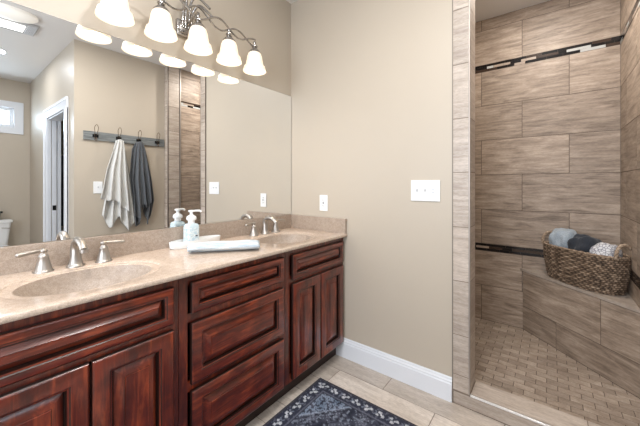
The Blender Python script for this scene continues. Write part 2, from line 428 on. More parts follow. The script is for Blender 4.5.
garment(-.47, cloth('slate_cloth', (.06,.08,.10), 200), 'slate grey shirt hanging behind the navy one in the closet')
# ================================================================= VANITY
def nested(bm, x0, x1, z0, z1, yf, rings, sx=1):
    """rings: (inset, depth toward room, material)"""
    prev = None
    for ins, d, mi in rings:
        cur = [bm.verts.new((a, yf-d, b)) for a, b in ((x0+ins,z0+ins),(x1-ins,z0+ins),(x1-ins,z1-ins),(x0+ins,z1-ins))]
        if prev:
            for i in range(4): bm.faces.new((prev[i], prev[(i+1) % 4], cur[(i+1) % 4], cur[i])).material_index = mi
        prev = cur
    return prev
YF = -.4975
def front(name, x0, x1, z0, z1, parent, sw, mat):
    """raised-panel door or drawer front: frame + panel sub-part"""
    o = (x0+x1)/2; oz = (z0+z1)/2
    bm = NB(); T = .0205; sw = sw
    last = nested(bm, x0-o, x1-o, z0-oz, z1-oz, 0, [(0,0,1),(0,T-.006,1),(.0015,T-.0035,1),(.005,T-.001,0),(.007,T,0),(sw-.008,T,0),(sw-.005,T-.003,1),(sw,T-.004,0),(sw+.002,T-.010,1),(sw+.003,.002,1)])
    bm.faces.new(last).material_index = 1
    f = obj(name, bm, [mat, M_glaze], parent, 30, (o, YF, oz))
    w_ = min(x1-x0, z1-z0)-2*sw-.008; sl = min(.030, w_*.30)
    bm = NB(); a = sw+.0045
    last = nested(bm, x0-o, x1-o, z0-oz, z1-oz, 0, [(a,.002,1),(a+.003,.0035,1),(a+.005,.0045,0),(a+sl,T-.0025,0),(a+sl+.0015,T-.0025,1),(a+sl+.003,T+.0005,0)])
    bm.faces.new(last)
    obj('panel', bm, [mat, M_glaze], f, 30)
    return f
def cabinet(name, label, x0, x1, kind):
    t = thing(name, label, 'cabinet', ((x0+x1)/2, 0, 0), 0, 'cherry vanity cabinets')
    L = lambda v: v-(x0+x1)/2
    bm = NB(); box(bm, L(x0), L(x0)+.016, -.48, -.001, .1, .838); box(bm, L(x1)-.016, L(x1), -.48, -.001, .1, .838); box(bm, L(x0), L(x1), -.48, -.001, .1, .116); box(bm, L(x0), L(x1), -.012, -.001, .1, .838)
    obj('carcass', bm, M_wv, t)
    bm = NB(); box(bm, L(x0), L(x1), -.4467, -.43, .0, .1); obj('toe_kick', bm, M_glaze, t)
    bm = NB(); s = .036
    box(bm, L(x0), L(x0)+s, -.497, -.48, .095, .839); box(bm, L(x1)-s, L(x1), -.497, -.48, .095, .839)
    box(bm, L(x0)+s, L(x1)-s, -.4968, -.48, .795, .839); box(bm, L(x0)+s, L(x1)-s, -.4968, -.48, .095, .14)
    if kind == 'drawers': box(bm, L(x0)+s, L(x1)-s, -.4968, -.48, .645, .68); box(bm, L(x0)+s, L(x1)-s, -.4968, -.48, .365, .405)
    else: box(bm, L(x0)+s, L(x1)-s, -.4968, -.48, .63, .69); box(bm, -.03, .03, -.4968, -.48, .14, .64)
    obj('face_frame', bm, M_wv, t)
    a, b = x0+.045, x1-.024
    if x1 > -.01: b = -.022
    if x0 < -1.7: a = x0+.030
    if kind == 'drawers':
        front('drawer', L(a), L(b), .682, .809, t, .034, M_wh)
        front('drawer', L(a), L(b), .397, .644, t, .050, M_wh)
        front('drawer', L(a), L(b), .104, .370, t, .050, M_wh)
    else:
        front('drawer', L(a), L(b), .668, .809, t, .034, M_wh)
        mid = (a+b)/2
        front('door', L(a), L(mid)-.003, .112, .645, t, .055, M_wv)
        front('door', L(mid)+.003, L(b), .112, .645, t, .055, M_wv)
    return t
cabinet('vanity_cabinet', 'dark cherry sink cabinet with two raised panel doors beside the white baseboard', -.578, -.0035, 'doors')
cabinet('vanity_cabinet', 'dark cherry cabinet unit with a stack of three raised panel drawers', -1.172, -.580, 'drawers')
cabinet('vanity_cabinet', 'dark cherry sink cabinet cut off by the left edge, under the nearer sink', -1.752, -1.174, 'doors')
# countertop
t = thing('countertop', 'speckled beige stone vanity counter with two oval sinks and a backsplash', 'counter')
ct = t
ZC = .860
SINKS = [(-1.40, -.292, .205, .155), (-.372, -.292, .195, .150)]
bm = NB(); Y0, Y1 = -.531, -.0205
def quad(bm, x0, x1, y0, y1, z): bm.faces.new([bm.verts.new(p) for p in ((x0,y0,z),(x1,y0,z),(x1,y1,z),(x0,y1,z))])
zones = [(-1.68,-1.13),(-.66,-.09)]
XL, XR = -1.775, -.003
quad(bm, XL, zones[0][0], Y0, Y1, ZC); quad(bm, zones[0][1], zones[1][0], Y0, Y1, ZC); quad(bm, zones[1][1], XR, Y0, Y1, ZC)
NS = 96
bowls = []
for (cx, cy, rx, ry), (zx0, zx1) in zip(SINKS, zones):
    outer = []
    angs = [2*PI*k/NS for k in range(NS)]
    for cxy in ((zx0,Y0),(zx1,Y0),(zx1,Y1),(zx0,Y1)):   # snap nearest angle to corners
        a = math.atan2(cxy[1]-cy, cxy[0]-cx) % (2*PI); i = min(range(NS), key=lambda k: abs(((angs[k]-a+PI) % (2*PI))-PI)); angs[i] = a
    for a in angs:
        dx, dy = math.cos(a), math.sin(a)
        tt = min([((zx1 if dx > 0 else zx0)-cx)/dx if abs(dx) > 1e-9 else 9, ((Y1 if dy > 0 else Y0)-cy)/dy if abs(dy) > 1e-9 else 9])
        outer.append(bm.verts.new((cx+dx*tt, cy+dy*tt, ZC)))
    prev = outer
    for s_, z in ((1.19, ZC), (1.175, ZC-.0012), (1.15, ZC-.0050), (1.03, ZC-.0052), (1.0, ZC-.008)):
        cur = []
        for a in angs:
            ex = math.cos(a)/rx; ey = math.sin(a)/ry; r = 1/math.hypot(ex, ey)*s_
            cur.append(bm.verts.new((cx+math.cos(a)*r, cy+math.sin(a)*r, z)))
        for k in range(NS): bm.faces.new((prev[k], prev[(k+1) % NS], cur[(k+1) % NS], cur[k]))
        prev = cur
# nose along the front and right/left ends
prof = [(-.4, .0), (-.5310, 0), (-.5335, -.0015), (-.5350, -.005), (-.5350, -.014), (-.5325, -.0185), (-.528, -.020), (-.498, -.020)]
A = [bm.verts.new((XL, y_, ZC+z_)) for y_, z_ in prof[1:]]; B = [bm.verts.new((XR, y_, ZC+z_)) for y_, z_ in prof[1:]]
for i in range(len(A)-1): bm.faces.new((A[i], B[i], B[i+1], A[i+1]))
box(bm, XL, XL+.01, -.528, -.0205, ZC-.02, ZC)
obj('worktop', bm, M_counter, t, 30)
for (cx, cy, rx, ry) in SINKS:
    bm = NB(); prof = []
    for k in range(15):
        s_ = 1-k/14; prof.append((max(s_, .12) if k < 14 else .12, -.006-.118*(1-s_**2.6)**.75))
    prof = [(1.0, -.0082)]+prof[1:]
    rings = []
    for s_, z in prof:
        rings.append([bm.verts.new((math.cos(2*PI*k/64)*rx*s_, math.sin(2*PI*k/64)*ry*s_, z)) for k in range(64)])
    for a, b in zip(rings, rings[1:]):
        for k in range(64): bm.faces.new((a[k], a[(k+1) % 64], b[(k+1) % 64], b[k]))
    bo = obj('sink_bowl', bm, M_bowl, t, 'all', (cx, cy, ZC))
    bm = NB(); lathe(bm, [(.026,-.123),(.026,-.1195),(.020,-.1185),(.018,-.122),(.0,-.123)], seg=24); obj('drain', bm, M_nickel, bo, True)
bm = NB(); box(bm, XL, -.003, -.020, -.0005, ZC-.02, .9635, bev=.0015); obj('backsplash', bm, M_splash, t)
bm = NB(); box(bm, -.0215, -.001, -.530, -.0205, ZC-.0, .9635, bev=.0015); obj('side_splash', bm, M_splash, t)
# mirror
t = thing('mirror', 'large frameless wall mirror above the vanity counter', 'mirror')
m = NB(); box(m, -1.775, -.004, -.0050, -.0006, .966, 1.905)
o = obj('mirror_glass', m, M_mirror, t)
m = NB(); box(m, -.0048, -.0030, -.0062, -.0006, .966, 1.906); box(m, -1.775, -.003, -.0062, -.0006, 1.905, 1.9068); obj('mirror_edge', m, M_nickel, t)
# faucets
def handle(sgn, parent, x):
    bm = NB(); lathe(bm, [(.032,0),(.032,.004),(.029,.007),(.0265,.012),(.0205,.035),(.0155,.055),(.0165,.058),(.0165,.062),(.012,.066),(.009,.074),(.012,.078),(.0125,.084),(.008,.090),(0,.091)], seg=28)
    h = obj('handle', bm, M_nickel, parent, 50, (x, 0, 0))
    bm = NB(); tube(bm, spline([(0,0,.081),(sgn*.022,-.004,.083),(sgn*.045,-.008,.081),(sgn*.070,-.011,.078),(sgn*.080,-.012,.0775)], 6), [.0065]*6+[.0072]*6+[.0088]*6+[.009,.009,.0085,.008,.0065,.0045,.002], 12)
    obj('lever', bm, M_nickel, h, True)
def faucet(x, label):
    t = thing('bathroom_faucet', label, 'faucet', (x, -.078, ZC), 0, 'vanity faucets')
    bm = NB(); lathe(bm, [(.032,0),(.032,.004),(.028,.008),(.024,.014),(.0205,.03),(.0190,.05)], seg=28)
    pts = spline([(0,0,.045),(0,.002,.078),(0,-.012,.101),(0,-.045,.113),(0,-.085,.104),(0,-.109,.082)], 8)
    n = len(pts); tube(bm, pts, [.0185-.0055*i/n for i in range(n)], 18)
    lathe(bm, [(.0145,-.010),(.0145,.004),(.0,.004)], c=(0,-.110,.082), seg=20)
    obj('spout', bm, M_nickel, t, 50)
    bm = NB(); tube(bm, [(0,.021,.0),(0,.021,.055)], .0025, 8); lathe(bm, [(.0,.054),(.005,.056),(.006,.060),(.004,.065),(0,.066)], c=(0,.021,0), seg=14); obj('lift_rod', bm, M_nickel, t, True)
    handle(-1, t, -.100); handle(1, t, .100)
faucet(-1.395, 'brushed nickel widespread faucet behind the nearer left sink')
faucet(-.345, 'brushed nickel widespread faucet behind the farther right sink')
# ================================================================= LIGHT FIXTURE
t = thing('vanity_light', 'nickel vanity light with five frosted bell shades above the mirror', 'light fixture', (-.882, 0, 2.077))
LX = lambda x_: x_+.882
bm = NB(); box(bm, -.055, .055, -.022, -.0005, -.045, .045, bev=.006); box(bm, -.04, .04, -.030, -.022, -.03, .03, bev=.004); obj('wall_plate', bm, M_chrome, t, 40)
bm = NB(); FY = FIX_Y
for s_ in (-1, 1):
    for q, zt in ((.010, .175), (.026, .135)):
        tube(bm, spline([(s_*q,-.028,.0),(s_*q,-.032,.07),(s_*(q+.004),-.05,zt-.025),(s_*(q+.02),-.085,zt-.005),(s_*(q+.06),FY,zt-.07)], 8), .0068, 10)
obj('riser_tube', bm, M_chrome, t, True)
def S(a, b, c0, amp, s_):
    pts = []
    for k in range(49):
        u = k/48; x_ = a+(b-a)*u
        pts.append((s_*x_, FY+.004*c0, .052-.022*u+amp*(1-.35*u)*math.cos(2*PI*u*1.5+(0 if c0 > 0 else PI))))
    return pts
for s_ in (-1, 1):
    for c0 in (-1, 1):
        bm = NB(); tube(bm, S(.0, .39, c0, .034, s_), .0053, 8); obj('arm', bm, M_chrome, t, True)
bm = NB(); tube(bm, [(0,-.028,.02),(0,-.09,.045),(0,FY,.05)], .007, 10); obj('centre_bracket', bm, M_chrome, t, True)
for x_ in FIX_X:
    bm = NB()
    prof = [(.020,-.022),(.034,-.027),(.044,-.038),(.051,-.056),(.055,-.080),(.060,-.106),(.064,-.113),(.072,-.120),(.076,-.134),(.080,-.148),(.080,-.151)]
    lathe(bm, prof+[(.0775,-.150),(.073,-.134),(.067,-.1245),(.058,-.117),(.055,-.106),(.052,-.080),(.048,-.057),(.041,-.041),(.032,-.030),(.019,-.026)], seg=40)
    for v_ in bm.verts: v_.co.x *= .91; v_.co.y *= .91
    sh = obj('lamp_shade', bm, M_shade, t, 'all', (LX(x_), FY, 0))
    sh['label'] = 'lit frosted white glass bell shade'
    bm = NB(); lathe(bm, [(.037,-.033),(.036,-.026),(.026,-.014),(.017,-.005),(.014,.004),(.019,.008),(.019,.013),(.009,.017),(.007,.028),(.0105,.034),(.007,.041),(0,.043)], seg=24)
    obj('holder', bm, M_chrome, t, 50, (LX(x_), FY, 0))
    bm = NB(); lathe(bm, [(0,-.128),(.018,-.122),(.028,-.105),(.028,-.090),(.018,-.068),(.012,-.052),(.012,-.035)], seg=20); obj('bulb', bm, M_bulb, t, True, (LX(x_), FY, 0))
# ceiling lamps: the alcove one is real, the other three are added fill
for i, ((x_, y_), P, col) in enumerate(DOWNLIGHTS):
    t = thing('recessed_or_fill_downlight', ['recessed round downlight in the alcove ceiling, seen in the mirror', 'added unseen fill downlight above the left sink side', 'added unseen fill downlight over the rug', 'added unseen fill downlight over the shower'][i], 'ceiling light', (x_, y_, H), 0, 'recessed downlights')
    bm = NB(); lathe(bm, [(.062,-.001),(.066,-.006),(.085,-.007),(.092,-.001)], seg=32); obj('trim_ring', bm, M_white, t, True)
    bm = NB(); lathe(bm, [(0,-.003),(.062,-.002),(.062,-.0005)], seg=32); obj('lens', bm, M_lens, t)
    l = bpy.data.lights.new('lamp', 'AREA'); l.shape = 'DISK'; l.size = .16; l.energy = P; l.color = col
    lo = bpy.data.objects.new('lamp', l); C.objects.link(lo); lo.location = (x_, y_, H-.012)
t = thing('exhaust_fan', 'square white ceiling exhaust fan with lit centre, seen in the mirror', 'exhaust fan', (-1.325, -2.19, H))
bm = NB(); box(bm, -.17, .17, -.13, .13, -.022, -.0005, bev=.006)
obj('grille', bm, plain('grey_grille', (.42,.42,.42), .5), t)
bm = NB(); box(bm, -.085, .085, -.075, .075, -.03, -.0225, bev=.003); obj('light_lens', bm, M_lens, t)
for k in range(6):
    for s_ in (-1, 1): bm = NB(); box(bm, s_*(.10+.011*k)-.002, s_*(.10+.011*k)+.002, -.11, .11, -.026, -.0222); obj('louvre', bm, M_white, t)
t = thing('glare_dome', 'added cream oval dome standing in for a glare in the mirror', 'ceiling light', (-1.36, -1.93, H))  # no lamp here: glowing dome added to imitate a ghost reflection in the mirror
bm = NB(); lathe(bm, [(.175,-.0005),(.175,-.02),(.15,-.04),(.10,-.055),(.05,-.062),(0,-.064)], seg=40, sy=.62); obj('dome', bm, M_glare, t, True)
# ================================================================= PLATES
def plate(name, label, cat, cy, cz, w_, h_, kind, place):
    """place: matrix from local (u right, v up, n out)"""
    t = thing(name, label, cat); t.matrix_world = place
    bm = NB(); box(bm, -w_/2, w_/2, -.007, -.0005, -h_/2, h_/2, bev=.002); obj('cover_plate', bm, M_plate, t)
    if kind == 'triple':
        for k, u in enumerate((-.046, 0, .046)):
            bm = NB(); box(bm, u-.009, u+.009, -.009, -.0068, -.020, .020, bev=.0008); g = obj('switch', bm, M_plate, t)
            bm = NB()
            if k < 2: box(bm, u-.0045, u+.0045, -.018, -.0085, -.003, .010, bev=.001)
            else: box(bm, u-.006, u+.006, -.0105, -.0085, .004, .013, bev=.001); box(bm, u-.006, u+.006, -.0105, -.0085, -.013, -.004, bev=.001)
            tg = obj('toggle' if k < 2 else 'button', bm, plain('grey_toggle', (.55,.56,.58), .4) if k < 2 else plain('grey_button', (.6,.62,.66), .4), g)
    elif kind == 'outlet':
        bm = NB(); box(bm, -.017, .017, -.009, -.0068, -.034, .034, bev=.001); g = obj('receptacle', bm, M_plate, t)
        bm = NB()
        for v in (-.021, .021):
            for u in (-.006, .006): box(bm, u-.0012, u+.0012, -.0096, -.0088, v-.004, v+.005)
            box(bm, -.002, .002, -.0096, -.0088, v-.011, v-.007)
        box(bm, -.006, .006, -.0105, -.0088, -.006, -.001); box(bm, -.006, .006, -.0105, -.0088, .001, .006)
        obj('slot', bm, M_slot, g)
    else:
        bm = NB(); box(bm, -.0045, .0045, -.018, -.0068, -.003, .010, bev=.001); obj('toggle', bm, plain('grey_toggle', (.55,.56,.58), .4), t)
RM = Matrix.Rotation(-PI/2, 4, 'Z')      # local +x -> -y ; local -y (out) -> -x
plate('switch_plate', 'white triple switch plate on the beige wall near the shower', 'switch', 0, 0, .168, .122, 'triple', Matrix.Translation((0, -1.071, 1.165)) @ RM)
plate('wall_outlet', 'white outlet plate on the beige wall above the side splash', 'outlet', 0, 0, .072, .116, 'outlet', Matrix.Translation((0, -.331, 1.066)) @ RM)
plate('switch_plate', 'white single switch plate beside the towels, seen in the mirror', 'switch', 0, 0, .08, .125, 'single', Matrix.Translation((-.693, -2.12, 1.170)) @ Matrix.Rotation(PI, 4, 'Z'))
# ================================================================= HOOK RAIL + TOWELS  (on wall y=-2.12, facing +y)
t = thing('hook_rail', 'weathered grey wooden rail with four black wire hooks, seen in the mirror', 'coat rack', (-.42, -2.12, 1.705))
m = MT('weathered_grey_wood', .8); v = m.coord('Object', (2, 20, 30)); n = m.noise(v, 4, 5, .6, .5); m.base(m.ramp(n, [(.3,(.10,.11,.11)),(.55,(.20,.215,.215)),(.75,(.30,.31,.31))])); m.bump(n, .3)
bm = NB(); box(bm, -.40, .40, .0005, .019, -.045, .045, bev=.002); obj('board', bm, m.m, t)
HX = (-.72+.42, -.509+.42, -.308+.42, -.105+.42)
for hx in HX:
    bm = NB(); box(bm, hx-.026, hx+.026, .019, .024, -.016, .016, bev=.003); box(bm, hx-.010, hx+.010, .019, .030, -.030, .022, bev=.003)
    h = obj('hook', bm, M_black, t)
    bm = NB(); tube(bm, spline([(hx-.008,.026,.0),(hx-.012,.045,.04),(hx-.016,.055,.085),(hx,.060,.112),(hx+.016,.055,.085),(hx+.012,.045,.04),(hx+.008,.026,.0)], 8), .0026, 8)
    tube(bm, spline([(hx-.006,.026,-.01),(hx-.008,.040,-.045),(hx,.062,-.055),(hx+.008,.040,-.045),(hx+.006,.026,-.01)], 8), .0026, 8)
    obj('hook_wire', bm, M_wire, h, True)
def hang_towel(name, label, x, mat, layers):
    """layers: (depth offset, left outline, right outline, bottom profile)"""
    t = thing(name, label, 'towel', (x, -2.12, 0), 0, 'towels hanging on the hook rail')
    for li, (y0, half_top, L, Rr, bot, nf, ph) in enumerate(layers):
        NU, NV = 60, 60; bm = NB(); g = []
        for j in range(NV+1):
            row = []
            v_ = j/NV
            for i in range(NU+1):
                u = i/NU
                lw = L(v_); rw = Rr(v_)
                zt = 1.69-.012*abs(u-.5)*2; zb = bot(u); z = zt+(zb-zt)*v_
                xx = lw+(rw-lw)*u
                amp = .004+.024*min(1, v_*1.3)
                yy = y0+.018+amp*math.sin(u*nf*2*PI+ph+.5*math.sin(3*v_))*(.8+.2*math.sin(u*7+v_*2))+.012*math.sin(PI*u)
                xx += .006*math.cos(u*nf*2*PI+ph)*v_
                row.append(bm.verts.new((xx, max(yy, .010+.004*li), z)))
            g.append(row)
        for j in range(NV):
            for i in range(NU): bm.faces.new((g[j][i], g[j][i+1], g[j+1][i+1], g[j+1][i]))
        o = obj('towel_fold', bm, mat, t, 'all')
        md = o.modifiers.new('s', 'SOLIDIFY'); md.thickness = .006; md.offset = 0
    return t
def pl(pts):
    def f(v_):
        for (a, x0), (b, x1) in zip(pts, pts[1:]):
            if v_ <= b:
                s_ = (v_-a)/(b-a); return x0+(x1-x0)*s_
        return pts[-1][1]
    return f
M_tw = cloth('white_towelling', (.62,.62,.60), 260, .08, .6); M_tg = cloth('grey_towelling', (.095,.103,.115), 260, .15, .6)
hang_towel('hanging_towel', 'off-white bath towel hanging from the second hook, seen in the mirror', -.509, M_tw, [
   (.012, .03, pl([(0,-.030),(.1,-.050),(.5,-.105),(1,-.165)]), pl([(0,.035),(.1,.055),(.5,.095),(1,.145)]), pl([(0,.88),(.12,.84),(.22,.74),(.35,.755),(.5,.86),(.62,.80),(.78,.70),(.88,.685),(1,.78)]), 4, .4),
   (.045, .03, pl([(0,-.032),(.1,-.052),(.5,-.125),(1,-.185)]), pl([(0,.030),(.1,.040),(.6,.055),(1,.080)]), pl([(0,1.06),(.25,1.03),(.5,1.035),(.75,.97),(1,.90)]), 3, 1.5)])
hang_towel('hanging_towel', 'charcoal grey bath towel hanging from the third hook, seen in the mirror', -.308, M_tg, [
   (.012, .03, pl([(0,-.035),(.08,-.075),(.4,-.105),(1,-.045)]), pl([(0,.035),(.08,.065),(.5,.125),(.8,.150),(1,.115)]), pl([(0,.74),(.15,.72),(.3,.78),(.45,.95),(.6,.90),(.8,.74),(.9,.755),(1,.86)]), 4, .9),
   (.045, .03, pl([(0,-.030),(.1,-.048),(.5,-.075),(1,-.055)]), pl([(0,.028),(.1,.045),(.6,.095),(1,.115)]), pl([(0,.85),(.3,.80),(.5,.98),(.75,.93),(1,1.02)]), 3, 2.2)])
# ================================================================= TOILET
t = thing('toilet', 'white toilet in the far alcove, seen at the left of the mirror', 'toilet', (-1.31, -4.27, 0))
bm = NB(); n0 = []
def rrect(bm, levels, seg=8):
    """levels: (z, x0,x1,y0,y1, r)"""
    rings = []
    for z, x0, x1, y0, y1, r in levels:
        ring = []
        for (cx, cy, a0) in ((x1-r,y1-r,0),(x0+r,y1-r,PI/2),(x0+r,y0+r,PI),(x1-r,y0+r,1.5*PI)):
            for k in range(seg): a = a0+PI/2*k/(seg-1); ring.append(bm.verts.new((cx+r*math.cos(a), cy+r*math.sin(a), z)))
        rings.append(ring)
    N_ = len(rings[0])
    for a, b in zip(rings, rings[1:]):
        for k in range(N_): bm.faces.new((a[k], a[(k+1) % N_], b[(k+1) % N_], b[k]))
    bm.faces.new(rings[0][::-1]); bm.faces.new(rings[-1])
rrect(bm, [(.37,-.17,.17,.0,.16,.03),(.40,-.18,.18,.0,.17,.03),(.69,-.21,.21,.0,.19,.03)]); obj('tank', bm, M_ceramic, t, 40)
bm = NB(); rrect(bm, [(.69,-.215,.215,-.003,.2,.03),(.695,-.225,.225,-.005,.21,.035),(.72,-.225,.225,-.005,.21,.035),(.728,-.215,.215,.0,.2,.03)]); obj('tank_lid', bm, M_ceramic, t, 40)
bm = NB(); lathe(bm, [(.10,0),(.11,.02),(.09,.12),(.12,.25),(.175,.36),(.185,.385),(.15,.385),(.12,.30),(0,.24)], c=(0,.44,0), seg=36, sy=1.3); box(bm, -.10, .10, .05, .35, .02, .37, bev=.03); obj('bowl', bm, M_ceramic, t, 50)
bm = NB(); lathe(bm, [(.0,.387),(.188,.387),(.19,.40),(.185,.408),(0,.412)], c=(0,.43,0), seg=36, sy=1.3); obj('seat_lid', bm, M_white, t, 50)
bm = NB(); tube(bm, [(.12,.19,.63),(.12,.215,.63),(.16,.218,.625),(.19,.218,.62)], .006, 8); obj('flush_lever', bm, M_nickel, t, True)
t = thing('storage_tin', 'dark grey tin with a black knob on the toilet tank, seen in the mirror', 'tin', (-1.40, -4.17, .7285))
bm = NB(); rrect(bm, [(0,-.20,.19,-.06,.06,.02),(.004,-.205,.195,-.065,.065,.02),(.115,-.215,.205,-.075,.075,.02),(.12,-.21,.20,-.07,.07,.02)]); obj('tin_body', bm, plain('galvanised_grey', (.13,.14,.14), .4, .5, var=.1), t, 40)
bm = NB(); box(bm, .2025, .225, -.02, .02, .09, .115, bev=.004); obj('side_handle', bm, M_black, t)
# ================================================================= THINGS ON THE COUNTER
ZT = ZC+.0005
TR = math.atan2(-.045, .265)
t = thing('soap_tray', 'long white oval tray under the soap dispenser', 'tray', (-.852, -.072, ZT), 0)
bm = NB(); lathe(bm, [(0,0),(.93,0),(.97,.004),(1.0,.034),(.995,.037),(.965,.037),(.94,.012),(.90,.008),(0,.008)], seg=64, sx=.152, sy=.050)
obj('tray_body', bm, M_ceramic, t, 40)
m = MT('pale_blue_label', .35); v = m.coord('Object'); n = m.noise(v, 90, 2, .5, .8); n2 = m.noise(v, 45, 2, .5)
m.base(m.mix(m.ramp(n, [(.42,(.50,.64,.71)),(.5,(.68,.77,.80)),(.62,(.78,.82,.82))]), m.ramp(n2, [(.60,(1,1,1)),(.72,(.45,.62,.7))]), .8, 'MULTIPLY'))
M_label = m.m
t = thing('soap_dispenser', 'clear pump soap bottle with pale blue patterned label on the white tray', 'soap dispenser', (-.886, -.080, ZT+.0085), 0)
bm = NB(); rrect(bm, [(0,-.027,.027,-.022,.022,.012),(.004,-.029,.029,-.024,.024,.012),(.088,-.029,.029,-.024,.024,.012),(.096,-.024,.024,-.020,.020,.012),(.100,-.014,.014,-.014,.014,.0139)]); obj('bottle', bm, M_clear, t, 50)
bm = NB(); rrect(bm, [(.008,-.0296,.0296,-.0246,.0246,.012),(.080,-.0296,.0296,-.0246,.0246,.012)]); obj('paper_label', bm, M_label, t, 50)
bm = NB(); box(bm, .006, .016, -.0256, -.0247, .040, .046, bev=.001); obj('printed_leaf', bm, plain('dark_print', (.05,.06,.09), .6), t)
bm = NB(); lathe(bm, [(.0145,.098),(.0145,.112),(.020,.114),(.022,.120),(.020,.130),(.009,.137),(.007,.139),(.007,.150),(.013,.151),(.014,.158),(.006,.160),(0,.160)], seg=28)
tube(bm, spline([(0,0,.154),(.02,-.006,.1555),(.036,-.011,.154),(.041,-.0125,.149)], 5), .0048, 10); obj('pump', bm, M_plate, t, 50)
t.scale = (1.2, 1.2, 1.2)
# folded towel
m = MT('pale_blue_stripe_towelling', .95); v = m.coord('Object', (1,1,1)); n = m.noise(m.coord('Object', (3, 22, 22)), 3, 3, .5, .6); n2 = m.noise(v, 300, 2)
m.base(m.mix(m.ramp(n, [(.35,(.42,.50,.57)),(.5,(.60,.66,.70)),(.66,(.74,.76,.77))]), m.ramp(n2, [(.3,(.85,.85,.85)),(.7,(1.05,1.05,1.05))]), 1., 'MULTIPLY')); m.bump(n2, .5)
M_blue = m.m
ang = math.atan2(-.215, .265)
t = thing('rolled_towel', 'pale blue folded hand towel lying on the counter by the tray', 'towel', (-.843, -.328, ZT), ang)
bm = NB()
def roll(bm, L, ry, rz, turns=2.2, seg=80, nx=26, th=.006, wob=.003, z0=0):
    """flattened spiral roll along local x"""
    outer = []
    for k in range(seg+1):
        a = -PI/2+2*PI*turns*k/seg; s_ = 1-.62*(k/seg)
        outer.append((math.cos(a)*ry*s_, rz+math.sin(a)*rz*s_))
    g = []
    for i in range(nx+1):
        u = i/nx; x_ = -L/2+L*u; e = 1-.10*abs(2*u-1)**6
        g.append([bm.verts.new((x_+.002*math.sin(k*.5), y_*e+wob*math.sin(u*9+k*.15), max(0.0015, z0+z_*e+wob*.5*math.sin(u*13+k*.2)))) for k, (y_, z_) in enumerate(outer)])
    for i in range(nx):
        for k in range(seg): bm.faces.new((g[i][k], g[i][k+1], g[i+1][k+1], g[i+1][k]))
roll(bm, .345, .066, .0265, wob=.003)
o = obj('towel_roll', bm, M_blue, t, 'all'); md = o.modifiers.new('s', 'SOLIDIFY'); md.thickness = .0025; md.offset = -1
# ================================================================= BASKET
BX, BY, BZ = .999, -1.825, .5115
t = thing('wicker_basket', 'brown woven oval basket with loop handles on the corner shower bench', 'basket', (BX, BY, BZ), PI/4)
m = MT('woven_seagrass', .8)
at = m.n('ShaderNodeAttribute', attribute_name='wv'); n = m.noise(m.coord('Object'), 60, 3, .7)
m.base(m.mix(m.ramp(at.outputs['Fac'], [(.0,(.045,.028,.018)),(.30,(.16,.11,.072)),(.6,(.34,.25,.175)),(1,(.52,.43,.33))]), m.ramp(n, [(.3,(.65,.62,.6)),(.7,(1.15,1.12,1.1))]), 1., 'MULTIPLY'))
M_seag = m.m
HB = .238
def bshape(a, h):
    k = h/HB; s_ = .84+.16*min(1, k*1.4)**.6
    ca, sa = math.cos(a), math.sin(a); e = 2/2.5
    return (.266*s_*abs(ca)**e*(1 if ca > 0 else -1), .118*(.92+.08*k)*abs(sa)**e*(1 if sa > 0 else -1))
bm = NB(); wl = bm.verts.layers.float.new('wv'); NA, NZ = 260, 72; g = []
for j in range(NZ+1):
    h = HB*j/NZ; row = []; r_ = int(j/4)
    for i in range(NA):
        a = 2*PI*i/NA; x_, y_ = bshape(a, h)
        lift = -.002*abs(math.cos(a))**3*(h/HB)**2
        ph = (i/NA*42+(.5 if r_ % 2 else 0)+.25*noise.noise(Vector((i*.05, r_*3.1, 2))))
        bulge = math.sin(PI*(ph % 1))*abs(math.sin(PI*(j % 4+.5)/4))
        rnd = random.random()
        k = 1+.006*0; nrm = Vector((x_/.272**2, y_/.118**2, 0)).normalized()
        d = (.0080*bulge-.002+.001*rnd)
        if j == 0: d = -.006
        v_ = bm.verts.new((x_+nrm.x*d, y_+nrm.y*d, h+lift)); v_[wl] = min(1, max(0, bulge*.55+random.gauss(.05, .10)+.55*noise.noise(Vector((int(ph)*3.7, r_*5.3, 0)))))
        row.append(v_)
    g.append(row)
for j in range(NZ):
    for i in range(NA): bm.faces.new((g[j][i], g[j][(i+1) % NA], g[j+1][(i+1) % NA], g[j+1][i]))
# inner wall and bottom
inn = []
for h, s_ in ((HB, .955), (.02, .955)):
    row = []
    for i in range(NA):
        x_, y_ = bshape(2*PI*i/NA, h); lift = -.002*abs(math.cos(2*PI*i/NA))**3*(h/HB)**2
        v_ = bm.verts.new((x_*s_, y_*.93, h+lift)); v_[wl] = .2; row.append(v_)
    inn.append(row)
for i in range(NA):
    k = (i+1) % NA
    bm.faces.new((g[NZ][i], g[NZ][k], inn[0][k], inn[0][i])); bm.faces.new((inn[0][i], inn[0][k], inn[1][k], inn[1][i]))
bm.faces.new(inn[1]); bm.faces.new(g[0][::-1])
obj('basket_body', bm, M_seag, t, 'all')
bm = NB(); wl = bm.verts.layers.float.new('wv')
pts = []
for i in range(201):
    a = 2*PI*i/200; x_, y_ = bshape(a, HB); pts.append((x_*.985, y_*.97, HB+-.002*abs(math.cos(a))**3+.004+.0015*math.sin(i*1.3)))
tube(bm, pts, [.007+.0012*math.sin(i*1.1) for i in range(201)], 8, caps=False)
for v_ in bm.verts: v_[wl] = random.gauss(.55, .2)
obj('rim', bm, M_seag, t, 'all')
